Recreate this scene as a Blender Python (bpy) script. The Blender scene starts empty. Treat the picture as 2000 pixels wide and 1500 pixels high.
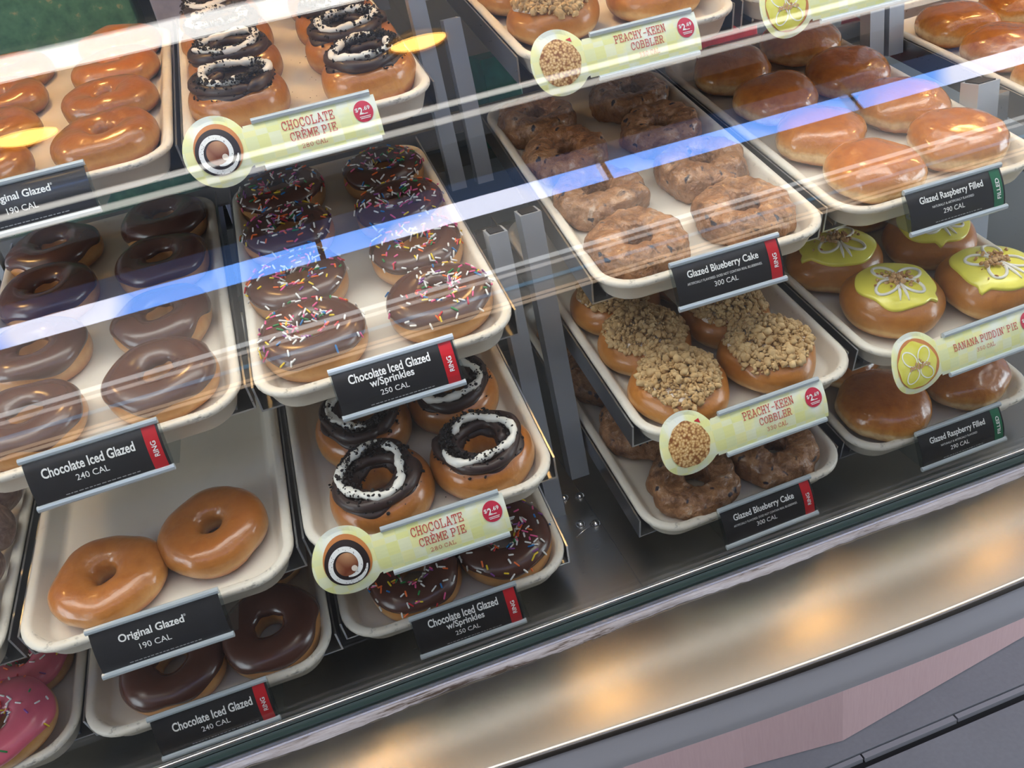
import bpy, math, random
from mathutils import Vector, Matrix, noise as mnoise
PI = math.pi
S = bpy.context.scene
COL = S.collection
W, L = 0.235, 0.4255          # tray size
FLOOR = 0.018                  # depth of the tray floor below its rim
DECK = -0.052

# ------------------------------------------------------------------ helpers
def smooth(me, on=True):
    me.polygons.foreach_set('use_smooth', [on]*len(me.polygons))

class MB:
    """collects geometry, links it as one mesh object"""
    def __init__(s): s.v=[]; s.f=[]; s.m=[]
    def add(s, v, f, m=0):
        n=len(s.v); s.v+= [tuple(p) for p in v]; s.f+= [tuple(i+n for i in q) for q in f]; s.m+=[m]*len(f)
    def box(s, a, b, m=0, T=None):
        (x0,y0,z0),(x1,y1,z1)=a,b
        v=[(x0,y0,z0),(x1,y0,z0),(x1,y1,z0),(x0,y1,z0),(x0,y0,z1),(x1,y0,z1),(x1,y1,z1),(x0,y1,z1)]
        if T: v=[T(p) for p in v]
        s.add(v,[(0,3,2,1),(4,5,6,7),(0,1,5,4),(1,2,6,5),(2,3,7,6),(3,0,4,7)],m)
    def tube(s, pts, r, n=8, m=0, closed=False, taper=True):
        pts=[Vector(p) for p in pts]; k=len(pts); rings=[]
        up=Vector((0,0,1)); v=[]
        for i,p in enumerate(pts):
            a=pts[(i-1)%k] if (closed or i>0) else pts[0]
            b=pts[(i+1)%k] if (closed or i<k-1) else pts[-1]
            t=(b-a).normalized() if (b-a).length>1e-9 else Vector((1,0,0))
            x=t.cross(up); x=x.normalized() if x.length>1e-4 else Vector((1,0,0))
            y=x.cross(t)
            rr=r[i] if isinstance(r,(list,tuple)) else r
            if taper and not closed: rr*= min(1, .35+ .65*min(i,k-1-i)/2.0)
            for j in range(n):
                a2=2*PI*j/n; v.append(p+x*math.cos(a2)*rr+y*math.sin(a2)*rr)
        f=[]
        for i in range(k if closed else k-1):
            for j in range(n):
                f.append((i*n+j,i*n+(j+1)%n,((i+1)%k)*n+(j+1)%n,((i+1)%k)*n+j))
        if not closed:
            f.append(tuple(range(n-1,-1,-1))); f.append(tuple((k-1)*n+j for j in range(n)))
        s.add(v,f,m)
    def lathe(s, prof, n=24, m=0, c=(0,0,0)):
        v=[]; f=[]; k=len(prof)
        for r,z in prof:
            for j in range(n):
                a=2*PI*j/n; v.append((c[0]+r*math.cos(a),c[1]+r*math.sin(a),c[2]+z))
        for i in range(k-1):
            for j in range(n): f.append((i*n+j,i*n+(j+1)%n,(i+1)*n+(j+1)%n,(i+1)*n+j))
        f.append(tuple(range(n-1,-1,-1))); f.append(tuple((k-1)*n+j for j in range(n)))
        s.add(v,f,m)
    def chunk(s, c, r, rnd, m=0, flat=1.0):
        # irregular lump
        t=(1+5**.5)/2
        base=[(-1,t,0),(1,t,0),(-1,-t,0),(1,-t,0),(0,-1,t),(0,1,t),(0,-1,-t),(0,1,-t),(t,0,-1),(t,0,1),(-t,0,-1),(-t,0,1)]
        fc=[(0,11,5),(0,5,1),(0,1,7),(0,7,10),(0,10,11),(1,5,9),(5,11,4),(11,10,2),(10,7,6),(7,1,8),(3,9,4),(3,4,2),(3,2,6),(3,6,8),(3,8,9),(4,9,5),(2,4,11),(6,2,10),(8,6,7),(9,8,1)]
        q=Matrix.Rotation(rnd.random()*6,3,'Z')@Matrix.Rotation(rnd.random()*3,3,'X')
        sx,sy,sz=[rnd.uniform(.45,1.35) for _ in range(3)]
        v=[]
        for p in base:
            w=q@Vector((p[0]*sx,p[1]*sy,p[2]*sz))*(r/1.9)*rnd.uniform(.72,1.2)
            v.append((c[0]+w.x,c[1]+w.y,c[2]+w.z*flat))
        s.add(v,fc,m)
    def build(s, name, mats, parent=None, sm=True, at=None):
        me=bpy.data.meshes.new(name); me.from_pydata(s.v,[],s.f)
        for q in (mats if isinstance(mats,(list,tuple)) else [mats]): me.materials.append(q)
        if any(s.m): me.polygons.foreach_set('material_index',s.m)
        smooth(me,sm); me.update()
        o=bpy.data.objects.new(name,me); COL.objects.link(o)
        if parent: o.parent=parent
        return o

def tag(o, label=None, cat=None, group=None, kind=None):
    if label: o['label']=label
    if cat: o['category']=cat
    if group: o['group']=group
    if kind: o['kind']=kind
    return o
def empty(name, M=None, **k):
    o=bpy.data.objects.new(name,None); o.empty_display_size=.02; COL.objects.link(o)
    if M is not None: o.matrix_world=M
    return tag(o,**k)
def copy_thing(o, M, **k):
    c=o.copy(); COL.objects.link(c); c.matrix_world=M
    for ch in o.children:
        d=ch.copy(); COL.objects.link(d); d.parent=c
    return tag(c,**k)

# ------------------------------------------------------------------ materials
def lin(r,g,b):
    f=lambda c:(c/255/12.92) if c<=10 else ((c/255+.055)/1.055)**2.4
    return (f(r),f(g),f(b),1)
class NT:
    def __init__(s,name):
        s.m=bpy.data.materials.new(name); s.m.use_nodes=True; s.t=s.m.node_tree; s.n=s.t.nodes; s.l=s.t.links
        s.p=s.n['Principled BSDF']; s.out=s.n['Material Output']
    def new(s,t,**k):
        n=s.n.new(t)
        for a,b in k.items(): setattr(n,a,b)
        return n
    def coord(s,which='Object',scale=(1,1,1)):
        c=s.new('ShaderNodeTexCoord'); mp=s.new('ShaderNodeMapping'); mp.inputs['Scale'].default_value=scale
        s.l.new(c.outputs[which],mp.inputs[0]); return mp.outputs[0]
    def noise(s,vec,scale,detail=3,rough=.5,dist=0):
        n=s.new('ShaderNodeTexNoise'); n.inputs['Scale'].default_value=scale; n.inputs['Detail'].default_value=detail
        n.inputs['Roughness'].default_value=rough; n.inputs['Distortion'].default_value=dist
        if vec: s.l.new(vec,n.inputs['Vector'])
        return n.outputs[0]
    def ramp(s,fac,stops,interp='LINEAR'):
        r=s.new('ShaderNodeValToRGB'); r.color_ramp.interpolation=interp; e=r.color_ramp.elements
        while len(e)<len(stops): e.new(.5)
        for q,(p,c) in zip(e,stops): q.position=p; q.color=c if len(c)==4 else (*c,1)
        s.l.new(fac,r.inputs[0]); return r.outputs[0]
    def math(s,op,a,b=None,clamp=False):
        m=s.new('ShaderNodeMath',operation=op,use_clamp=clamp)
        for i,q in enumerate((a,b)):
            if q is None: continue
            if isinstance(q,(int,float)): m.inputs[i].default_value=q
            else: s.l.new(q,m.inputs[i])
        return m.outputs[0]
    def mix(s,fac,a,b,blend='MIX'):
        m=s.new('ShaderNodeMix',data_type='RGBA',blend_type=blend)
        for i,q in ((0,fac),(6,a),(7,b)):
            if isinstance(q,(int,float)): m.inputs[i].default_value=q
            elif isinstance(q,tuple): m.inputs[i].default_value=q
            else: s.l.new(q,m.inputs[i])
        return m.outputs[2]
    def bump(s,h,strength=.3,dist=.001):
        b=s.new('ShaderNodeBump'); b.inputs['Strength'].default_value=strength; b.inputs['Distance'].default_value=dist
        s.l.new(h,b.inputs['Height']); s.l.new(b.outputs[0],s.p.inputs['Normal']); return b
    def set(s,**k):
        for a,b in k.items():
            i=s.p.inputs[a.replace('_',' ')]
            if hasattr(b,'is_output') or hasattr(b,'links'): s.l.new(b,i)
            else: i.default_value=b
        return s

def plain(name,c,rough=.5,metal=0,**k):
    m=NT(name); m.set(Base_Color=c,Roughness=rough,Metallic=metal,**k); return m.m

def dough(name, stops, rough=.32, coat=.55, bumpk=.25, blotch=.35):
    m=NT(name); g=m.new('ShaderNodeTexCoord'); sep=m.new('ShaderNodeSeparateXYZ'); m.l.new(g.outputs['Generated'],sep.inputs[0])
    vec=m.coord('Object')
    n=m.noise(vec,45,3); n2=m.noise(vec,110,4,.6)
    z=m.math('ADD',sep.outputs[2],m.math('MULTIPLY',m.math('SUBTRACT',n,.5),.22))
    c=m.ramp(z,stops)
    info=m.new('ShaderNodeObjectInfo')
    dk=m.mix(m.math('MULTIPLY',m.math('SUBTRACT',n2,.42,True),blotch*3,True),c,(stops[-1][1][0]*.55,stops[-1][1][1]*.42,stops[-1][1][2]*.35,1))
    hs=m.new('ShaderNodeHueSaturation'); m.l.new(dk,hs.inputs['Color'])
    m.l.new(m.math('ADD',m.math('MULTIPLY',info.outputs['Random'],.3),.86),hs.inputs['Value'])
    b=m.math('ADD',m.noise(vec,170,3,.6),m.math('MULTIPLY',m.noise(vec,38,3,.6,.8),2.2))
    m.set(Base_Color=hs.outputs[0],Roughness=rough,Coat_Weight=coat,Coat_Roughness=.12,Coat_IOR=1.45,Specular_IOR_Level=.45)
    m.set(Subsurface_Weight=.0)
    m.bump(m.math('ADD',b,m.math('MULTIPLY',n,1.5)),bumpk,.0012)
    return m.m
PALE=lin(232,196,140); GOLD_=0;GOLD=lin(205,132,58); BRN=lin(176,98,38); DBR=lin(140,76,32)
M={}
M['glazed']=dough('golden_glaze',[(0,DBR),(.2,lin(176,106,46)),(.38,lin(204,154,92)),(.5,lin(196,138,74)),(.7,lin(184,118,54)),(1,lin(170,100,42))],.3,.8,.35,.3)
M['ringbase']=dough('ring_dough',[(0,BRN),(.15,lin(188,130,72)),(.36,lin(208,162,108)),(.55,lin(196,142,82)),(.75,lin(176,114,56)),(1,lin(162,98,46))],.4,.45,.3,.25)
M['shell']=dough('shell_dough',[(0,lin(150,84,36)),(.17,lin(190,118,54)),(.3,PALE),(.42,lin(236,204,150)),(.52,lin(212,150,74)),(.68,lin(196,122,46)),(1,lin(180,100,30))],.26,.9,.5,.5)
M['filled']=dough('filled_dough',[(0,lin(160,98,44)),(.14,lin(190,126,60)),(.24,lin(222,180,116)),(.31,lin(224,182,118)),(.4,lin(200,142,70)),(.6,lin(188,122,52)),(1,lin(180,112,46))],.35,.5,.3,.3)
def icing(name,c,rough=.3,coat=.3,bk=.06):
    m=NT(name); v=m.coord('Object'); n=m.noise(v,60,2)
    m.set(Base_Color=m.mix(n,tuple(x*.85 for x in c[:3])+(1,),tuple(x*1.15 for x in c[:3])+(1,)),Roughness=rough,Coat_Weight=coat,Coat_Roughness=.15)
    m.bump(n,bk,.002); return m.m
M['choc']=icing('chocolate_icing',lin(86,52,41),.27,.35)
M['rope']=icing('chocolate_fudge',lin(54,36,32),.45,.15,.3)
M['white']=icing('white_creme',lin(240,236,226),.4,.2,.1)
M['pinkice']=icing('pink_icing',lin(214,98,120),.3,.3)
M['yellow']=icing('banana_icing',lin(240,230,92),.28,.5)
M['pale']=icing('white_icing',lin(236,222,208),.35,.3)
M['cookie']=plain('cookie_crumb',lin(34,27,26),.8)
def crum(name,a,b):
    m=NT(name); v=m.coord('Object'); n=m.noise(v,90,3); m.set(Base_Color=m.ramp(n,[(.3,a),(.7,b)]),Roughness=.8); m.bump(m.noise(v,500,2),.3,.0008); return m.m
M['crumble']=crum('peach_crumble',lin(182,146,96),lin(216,184,134))
M['nut']=crum('biscuit_crumb',lin(170,112,58),lin(230,196,146))
def cake():
    m=NT('blueberry_cake'); v=m.coord('Object')
    n=m.noise(v,48,5,.65,.5); n2=m.noise(v,75,3,.6)
    c=m.ramp(n,[(.28,lin(88,54,34)),(.45,lin(146,100,64)),(.6,lin(178,130,90)),(.75,lin(212,190,168))])
    sp=m.ramp(m.noise(v,95,2,.4,.3),[(.66,(0,0,0,1)),(.72,(1,1,1,1))])
    c=m.mix(sp,c,lin(38,32,48))
    m.set(Base_Color=c,Roughness=.42,Coat_Weight=.35,Coat_Roughness=.2)
    m.bump(m.math('ADD',n,m.math('MULTIPLY',n2,1.4)),.9,.005); return m.m
M['cake']=cake()
def hole():
    m=NT('glazed_dark_cake'); v=m.coord('Object'); n=m.noise(v,60,5,.65,.5)
    m.set(Base_Color=m.ramp(n,[(.3,lin(84,62,52)),(.5,lin(134,110,100)),(.7,lin(184,168,160))]),Roughness=.5,Coat_Weight=.2)
    m.bump(n,.7,.004); return m.m
M['hole']=hole()
def traymat():
    m=NT('cream_fibreglass'); v=m.coord('Object'); sep=m.new('ShaderNodeSeparateXYZ'); m.l.new(v,sep.inputs[0])
    base=m.ramp(m.noise(v,9,3),[(.3,lin(224,216,202)),(.7,lin(236,230,216))])
    chip=m.math('MULTIPLY',m.ramp(m.noise(m.coord('Object',(1,1,2.5)),70,6,.8),[(.55,(0,0,0,1)),(.66,(1,1,1,1))]),m.math('GREATER_THAN',sep.outputs[2],-.0065))
    c=m.mix(m.math('MULTIPLY',m.math('MULTIPLY',chip,m.ramp(sep.outputs[1],[(.0,(.8,.8,.8,1)),(.06,(.25,.25,.25,1))])),1.0),base,lin(118,116,110))
    smudge=m.ramp(m.noise(v,30,5,.7),[(.55,(0,0,0,1)),(.8,(.35,.35,.35,1))])
    c=m.mix(smudge,c,lin(196,184,160))
    m.set(Base_Color=c,Roughness=.33,Specular_IOR_Level=.5); m.bump(m.noise(v,220,2),.08,.001); return m.m
M['tray']=traymat()
def steel(name,c,rough,stretch=(1,1,1),metal=1,bk=.08,var=.12,rv=.14):
    m=NT(name); v=m.coord('Object',stretch); n=m.noise(v,60,4,.6); n2=m.noise(m.coord('Object'),5,3)
    m.set(Base_Color=m.mix(n2,tuple(x*(1-var) for x in c[:3])+(1,),tuple(min(1,x*(1+var)) for x in c[:3])+(1,)),Metallic=metal,
          Roughness=m.math('ADD',m.math('MULTIPLY',n,rv),rough-rv/2))
    m.bump(n,bk,.0006); return m.m
M['ledge']=steel('brushed_ledge_steel',(.29,.268,.238),.23,(1,10,10),1,.0,.06,.03)
M['apron']=steel('brushed_apron_steel',(.62,.62,.65),.36,(1,14,14),1,.0,.05,.04)
M['deck']=steel('deck_steel',(.58,.58,.57),.30,(1,8,8),1,.05)
M['rail']=steel('rail_steel',(.46,.48,.51),.3,(4,1,4),1,.05)
M['post']=steel('galvanised_post',(.50,.54,.60),.45,(1,1,1),.5,.12)
M['backwall']=steel('back_panel_steel',(.1,.105,.105),.5,(1,1,6),.4,.05)
M['trim']=steel('trim_aluminium',(.72,.7,.7),.2,(1,20,20),1,.05)
M['gasket']=plain('dark_green_gasket',lin(38,52,50),.25)
def caulk():
    m=NT('dirty_caulk'); v=m.coord('Object',(.25,3,3)); n=m.noise(v,40,5,.75)
    m.set(Base_Color=m.ramp(n,[(.38,lin(60,46,36)),(.45,lin(128,122,124)),(.7,lin(164,162,168))]),Roughness=.6); m.bump(n,.6,.002); return m.m
M['caulk']=caulk()
M['holder']=plain('holder_plastic',lin(196,206,212),.28,.2,Specular_IOR_Level=.6)
def blk():
    m=NT('black_card'); v=m.coord('Object'); m.set(Base_Color=m.mix(m.noise(v,30,3),lin(36,36,38),lin(52,52,54)),Roughness=.25,Coat_Weight=.3); return m.m
M['black']=blk()
M['ink']=plain('white_ink',lin(240,240,238),.45)
M['inkgrey']=plain('grey_ink',lin(165,165,165),.45)
M['redband']=plain('red_band',lin(196,34,44),.4)
M['greenband']=plain('green_band',lin(18,104,70),.4)
M['crimson']=plain('crimson_ink',lin(196,70,62),.5)
M['priceink']=plain('price_red',lin(206,48,76),.4)
def gingham():
    m=NT('gingham_card'); v=m.coord('Object')
    ch=m.new('ShaderNodeTexChecker'); m.l.new(v,ch.inputs['Vector']); ch.inputs['Scale'].default_value=95
    ch2=m.new('ShaderNodeTexChecker'); mp=m.coord('Object'); m.l.new(m.coord('Object',(1,1,1)),ch2.inputs['Vector']); ch2.inputs['Scale'].default_value=47
    n=m.noise(v,28,2)
    c=m.mix(m.math('MULTIPLY',ch.outputs['Fac'],.5),lin(246,243,176),lin(238,244,226))
    c=m.mix(m.math('MULTIPLY',ch2.outputs['Fac'],.38),c,lin(226,232,140))
    c=m.mix(m.ramp(n,[(.5,(0,0,0,1)),(.66,(.8,.8,.8,1))]),c,lin(246,250,246))
    m.set(Base_Color=c,Roughness=.35); return m.m
M['gingham']=gingham()
M['photo_tan']=plain('print_tan',lin(206,130,70),.4)
def ptan(name,stops,scale):
    m=NT(name); v=m.coord('Object'); vo=m.new('ShaderNodeTexVoronoi'); vo.inputs['Scale'].default_value=scale; m.l.new(v,vo.inputs['Vector'])
    m.set(Base_Color=m.ramp(vo.outputs['Distance'],stops),Roughness=.4); return m.m
M['photo_crumb']=ptan('print_crumble',[(0,lin(244,220,172)),(.45,lin(216,170,108)),(.8,lin(140,84,40))],420)
M['photo_dark']=plain('print_dark',lin(42,30,30),.4)
M['photo_brown']=ptan('print_brown',[(0,lin(200,150,110)),(.8,lin(120,56,30))],60)
M['photo_white']=ptan('print_speckled_white',[(0,lin(40,34,34)),(.16,lin(60,50,50)),(.22,lin(240,240,238)),(1,lin(246,246,244))],520)
M['photo_yellow']=ptan('print_yellow',[(0,lin(240,236,130)),(.8,lin(226,216,70))],90)
M['plainwhite']=plain('print_white',lin(246,246,232),.4)
def clear(name,tint=(.93,.95,.96,1),f0=.05,dens=0.0):
    m=NT(name); m.n.remove(m.p)
    g=m.new('ShaderNodeNewGeometry'); d=m.new('ShaderNodeVectorMath',operation='DOT_PRODUCT')
    m.l.new(g.outputs['Incoming'],d.inputs[0]); m.l.new(g.outputs['Normal'],d.inputs[1])
    k=m.math('SUBTRACT',1,m.math('ABSOLUTE',d.outputs['Value']),True)
    F=m.math('ADD',m.math('MULTIPLY',m.math('POWER',k,5),1-f0),f0,True)
    tr=m.new('ShaderNodeBsdfTransparent'); tr.inputs[0].default_value=tint
    gl=m.new('ShaderNodeBsdfGlossy'); gl.inputs['Roughness'].default_value=.0; gl.inputs[0].default_value=(1,1,1,1)
    mx=m.new('ShaderNodeMixShader'); m.l.new(F,mx.inputs[0]); m.l.new(tr.outputs[0],mx.inputs[1]); m.l.new(gl.outputs[0],mx.inputs[2])
    m.l.new(mx.outputs[0],m.out.inputs[0]); return m.m
M['glass']=clear('curved_pane_glass',(.985,.995,.99,1),.055)
M['clearplastic']=clear('clear_plastic',(.82,.86,.88,1),.06)
def emis(name,c,s):
    m=NT(name); m.set(Base_Color=(0,0,0,1),Emission_Color=c,Emission_Strength=s); return m.m
SPR=[('white',lin(245,243,238)),('pink',lin(238,96,150)),('orange',lin(244,110,34)),('yellow',lin(246,212,44)),('green',lin(30,138,66)),('blue',lin(24,120,190)),('purple',lin(140,70,150)),('red',lin(214,44,52))]
SPM=[plain('sprinkle_'+n,c,.35) for n,c in SPR]
SPW=[46,12,10,9,7,8,5,5]

# ------------------------------------------------------------------ trays and their frames
TR={ # tray : (front rim centre, yaw, slope)
'A1':((0.0012,0.1880,0.4454),-0.0009,0.2328),'B1':((0.2469,0.1808,0.4454),0.0006,0.2328),
'A2':((0.0018,0.0395,0.2601),0.0201,0.2328),'B2':((0.2464,0.0298,0.2601),-0.0104,0.2328),
'A3':((-0.0004,-0.0155,0.1227),-0.0217,0.2328),'A4':((-0.0014,0.0002,0.0000),-0.0094,0.2328),
'B3':((0.2447,-0.0106,0.1227),-0.0168,0.2328),'B4':((0.2437,0.0086,0.0000),-0.0142,0.2328),
'Z3':((-0.2473,-0.0101,0.1227),-0.0217,0.2328),'Z4':((-0.2410,0.0060,0.0000),-0.0094,0.2328),
'C1':((0.5764,0.1979,0.4454),-0.0060,0.2720),'C2':((0.5645,0.0372,0.2601),-0.0243,0.2720),
'C3':((0.5678,-0.0056,0.1227),0.0220,0.2720),'C4':((0.5652,0.0079,0.0000),0.0295,0.2720),
'D1':((0.8257,0.1964,0.4454),-0.0060,0.2720),
'D2':((0.8167,0.0432,0.2601),-0.0096,0.2720),'D3':((0.8170,-0.0010,0.1227),0.0330,0.2720),
'D4':((0.8146,0.0162,0.0000),0.0116,0.2720),'E2':((1.1116,0.0400,0.2718),-0.0475,0.2328)}
def axes(q):
    F,a,s=TR[q]
    tx=Vector((math.cos(a),math.sin(a),0)); ty=Vector((-math.sin(a)*math.cos(s),math.cos(a)*math.cos(s),math.sin(s)))
    return Vector(F),tx,ty,tx.cross(ty)
def mat4(o,x,y,z):
    return Matrix(((x[0],y[0],z[0],o[0]),(x[1],y[1],z[1],o[1]),(x[2],y[2],z[2],o[2]),(0,0,0,1)))
TIER={'1':'top-tier','2':'second-tier','3':'third-tier','4':'bottom-tier'}
COLN={'Z':'left-edge column','A':'left column','B':'centre-left column','C':'centre-right column','D':'right column','E':'far-right column'}

def rrect(inset,z,r0=.040,n=9):
    hw=W/2-inset; r=max(r0-inset,.004); pts=[]
    for cx,cy,a0 in ((hw-r,L-inset-r,0),(-hw+r,L-inset-r,90),(-hw+r,inset+r,180),(hw-r,inset+r,270)):
        for i in range(n):
            a=math.radians(a0+90*i/(n-1)); pts.append((cx+r*math.cos(a),cy+r*math.sin(a),z))
    return pts
def tray_mesh():
    mb=MB()
    prof=[(.013,-.0265),(.0115,-.0262),(.0105,-.0245),(.0045,-.0075),(.0012,-.0062),(0,-.0045),(0,-.0022),(.0012,-.0006),(.003,0),(.0065,0),(.0082,-.0008),(.0095,-.0025),(.0105,-.0045),(.0165,-.0150),(.0185,-.0172),(.0225,-FLOOR)]
    v=[];
    for i,z in prof: v+=rrect(i,z)
    n=36; f=[]
    for i in range(len(prof)-1):
        for j in range(n): f.append((i*n+j,i*n+(j+1)%n,(i+1)*n+(j+1)%n,(i+1)*n+j))
    f.append(tuple(range((len(prof)-1)*n,len(prof)*n))); f.append(tuple(range(n-1,-1,-1)))
    mb.add(v,f); return mb
TRAYDESC={'A1':'glazed ring doughnuts','A2':'chocolate ring doughnuts','A3':'two glazed rings','A4':'chocolate ring doughnuts','B1':'chocolate and white creme rings','B2':'sprinkled chocolate rings','B3':'chocolate and white creme rings','B4':'sprinkled chocolate rings','C1':'crumble topped doughnuts','C2':'blueberry cake rings','C3':'crumble topped doughnuts','C4':'blueberry cake rings','D1':'banana doughnuts','D2':'glazed filled doughnuts','D3':'yellow iced doughnuts','D4':'glazed filled doughnuts','E2':'glazed filled doughnuts','Z3':'dark cake doughnut holes','Z4':'pink iced doughnuts'}
tray0=None
for q in TR:
    F,tx,ty,n=axes(q); Mx=mat4(F,tx,ty,n)
    if tray0 is None:
        tray0=tray_mesh().build('serving_tray',M['tray']); o=tray0
    else:
        o=tray0.copy(); COL.objects.link(o)
    o.matrix_world=Mx
    c='cream serving tray holding %s, %s, %s'%(TRAYDESC[q],TIER[q[1]],COLN[q[0]]) if q!='D1' else 'cream serving tray cut by top of photo, top-tier, right column'
    tag(o,c,'tray','cream serving trays')

# ------------------------------------------------------------------ doughnut surfaces
def sp(x,e): return math.copysign(abs(x)**e,x)
class Ring:
    def __init__(s,seed,Ro=.0478,Ri=.0095,h=.034,amp=.035,e=.86,fine=0,mid=0):
        s.r=random.Random(seed); s.Rm=(Ro+Ri)/2; s.a=(Ro-Ri)/2; s.b=h/2; s.amp=amp; s.e=e; s.fine=fine; s.mid=mid
        s.w=[(s.r.randint(1,4),s.r.uniform(0,6.3),s.r.uniform(.4,1)) for _ in range(4)]
        s.w2=[(s.r.randint(5,11),s.r.randint(2,6),s.r.uniform(0,6.3)) for _ in range(6)]
        s.w3=[(s.r.randint(14,26),s.r.randint(6,12),s.r.uniform(0,6.3)) for _ in range(6)]
        s.dome=False; s.n3=[]; s.sd=seed
    def nz(s,th,ph):
        k=sum(A*math.sin(n*th+p) for n,p,A in s.w)*s.amp*.5
        g=abs(math.cos(ph))**1.5 if s.dome else 1
        if s.dome: k*=g
        k+=sum(math.sin(n*th+m*ph+p) for n,m,p in s.w2)*s.mid*g
        k+=sum(math.sin(n*th+m*ph+p) for n,m,p in s.w3)*s.fine*g
        return k
    def P(s,th,ph,off=0):
        c,sn=math.cos(ph),math.sin(ph); k=1+s.nz(th,ph)
        if s.n3:
            q=Vector(((s.Rm+s.a*c)*math.cos(th),(s.Rm+s.a*c)*math.sin(th),s.b*sn))
            for sc,am in s.n3: off+=am*mnoise.noise(q*sc+Vector((s.sd*1.7,0,0)))
        if s.dome:
            rr=(s.a*k+off)*sp(c,s.e); z=(s.b*k+off)*sp(sn,.92)
        else:
            rr=s.Rm*(1+.25*(k-1))+(s.a*k+off)*sp(c,s.e); z=(s.b*(1+.7*(k-1))+off)*sp(sn,s.e)
        if z<0: z*=.86
        z=max(z,-s.b*.74)
        return Vector((rr*math.cos(th),rr*math.sin(th),z+s.b*.74))
    def mesh(s,nt=84,npn=34):
        mb=MB(); v=[];f=[]
        if s.dome:
            for i in range(npn):
                ph=-PI/2+PI*(i+.5)/npn
                for j in range(nt): v.append(s.P(2*PI*j/nt,ph))
            for i in range(npn-1):
                for j in range(nt): f.append((i*nt+j,i*nt+(j+1)%nt,(i+1)*nt+(j+1)%nt,(i+1)*nt+j))
            f.append(tuple(range(nt-1,-1,-1))); f.append(tuple((npn-1)*nt+j for j in range(nt)))
        else:
            for i in range(nt):
                for j in range(npn): v.append(s.P(2*PI*i/nt,2*PI*j/npn))
            for i in range(nt):
                for j in range(npn): f.append((i*npn+j,((i+1)%nt)*npn+j,((i+1)%nt)*npn+(j+1)%npn,i*npn+(j+1)%npn))
        mb.add(v,f); return mb
    def cap(s,lo,hi,th=.0022,wob=.12,nt=90,npn=20,drip=None):
        """icing skin from angle lo (outer edge) over the top to hi (inner edge)"""
        r=s.r; mb=MB(); v=[];f=[]
        wl=[(r.randint(2,7),r.uniform(0,6.3)) for _ in range(4)]
        for i in range(nt):
            t=2*PI*i/nt
            w=sum(math.sin(n*t+p) for n,p in wl)*wob/2.2
            a=lo+w; b=hi+w*.4 if not s.dome else PI/2-.001
            if drip:
                for dt,dl in drip:
                    d=abs((t-dt+PI)%(2*PI)-PI); a-=dl*math.exp(-(d/.09)**2)
            for j in range(npn):
                u=j/(npn-1); ph=a+(b-a)*u
                if s.dome: o=th*min(1,math.sqrt(max(0,u)/.10))-.0004*(u==0)
                else: o=th*min(1,math.sqrt(max(0,min(u,1-u))/.12))-.0004*(u in (0,1))
                v.append(s.P(t,ph,o))
        for i in range(nt):
            for j in range(npn-1): f.append((i*npn+j,((i+1)%nt)*npn+j,((i+1)%nt)*npn+j+1,i*npn+j+1))
        mb.add(v,f); return mb
    def top(s,x,y):
        """height of the surface at a point seen from above"""
        th=math.atan2(y,x); rr=math.hypot(x,y)
        lo,hi=(PI/2,0.0) if (s.dome or rr>s.Rm) else (PI/2,PI)
        for _ in range(22):
            mid=(lo+hi)/2; p=s.P(th,mid); q=math.hypot(p.x,p.y)
            if (q<rr)==(rr>s.Rm or s.dome): lo=mid
            else: hi=mid
        return s.P(th,(lo+hi)/2).z
    def normal(s,th,ph,off):
        p=s.P(th,ph,off); a=s.P(th+.02,ph,off)-p; b=s.P(th,ph+.02,off)-p
        n=a.cross(b); n=n.normalized() if n.length>1e-12 else Vector((0,0,1))
        return p,(n if n.z>0 or abs(ph-PI/2)>1 else -n),a.normalized(),b.normalized()
def Dome(seed,R=.0492,h=.038,amp=.03,e=.72):
    d=Ring(seed,R*2,0,h,amp,e); d.a=R; d.Rm=0; d.b=h/1.74; d.dome=True; return d

def sprinkles(sf,rnd,n,lo,hi,off=.0022,inner=.18):
    mb=MB()
    cl=rnd.uniform(0,6.3)
    for _ in range(n):
        th=rnd.uniform(0,2*PI) if rnd.random()<.8 else rnd.gauss(cl,.8)
        ph=rnd.uniform(lo,hi)
        if rnd.random()<inner: ph=rnd.gauss(lo+(hi-lo)*.82,.22)
        ph=max(lo+.1,min(hi-.05,ph))
        p,nr,a,b=sf.normal(th,ph,off)
        an=rnd.uniform(0,PI); d=(a*math.cos(an)+b*math.sin(an)); d=(d+nr*rnd.uniform(-.15,.3)).normalized()
        l=rnd.uniform(.0024,.0040); c=p+nr*(.0007+max(0,rnd.gauss(0,.0007)))
        mb.tube([c-d*l,c-d*l*.8,c+d*l*.8,c+d*l],[.00045,.00090,.00090,.00045],6,rnd.choices(range(8),SPW)[0],taper=False)
    return mb

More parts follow.
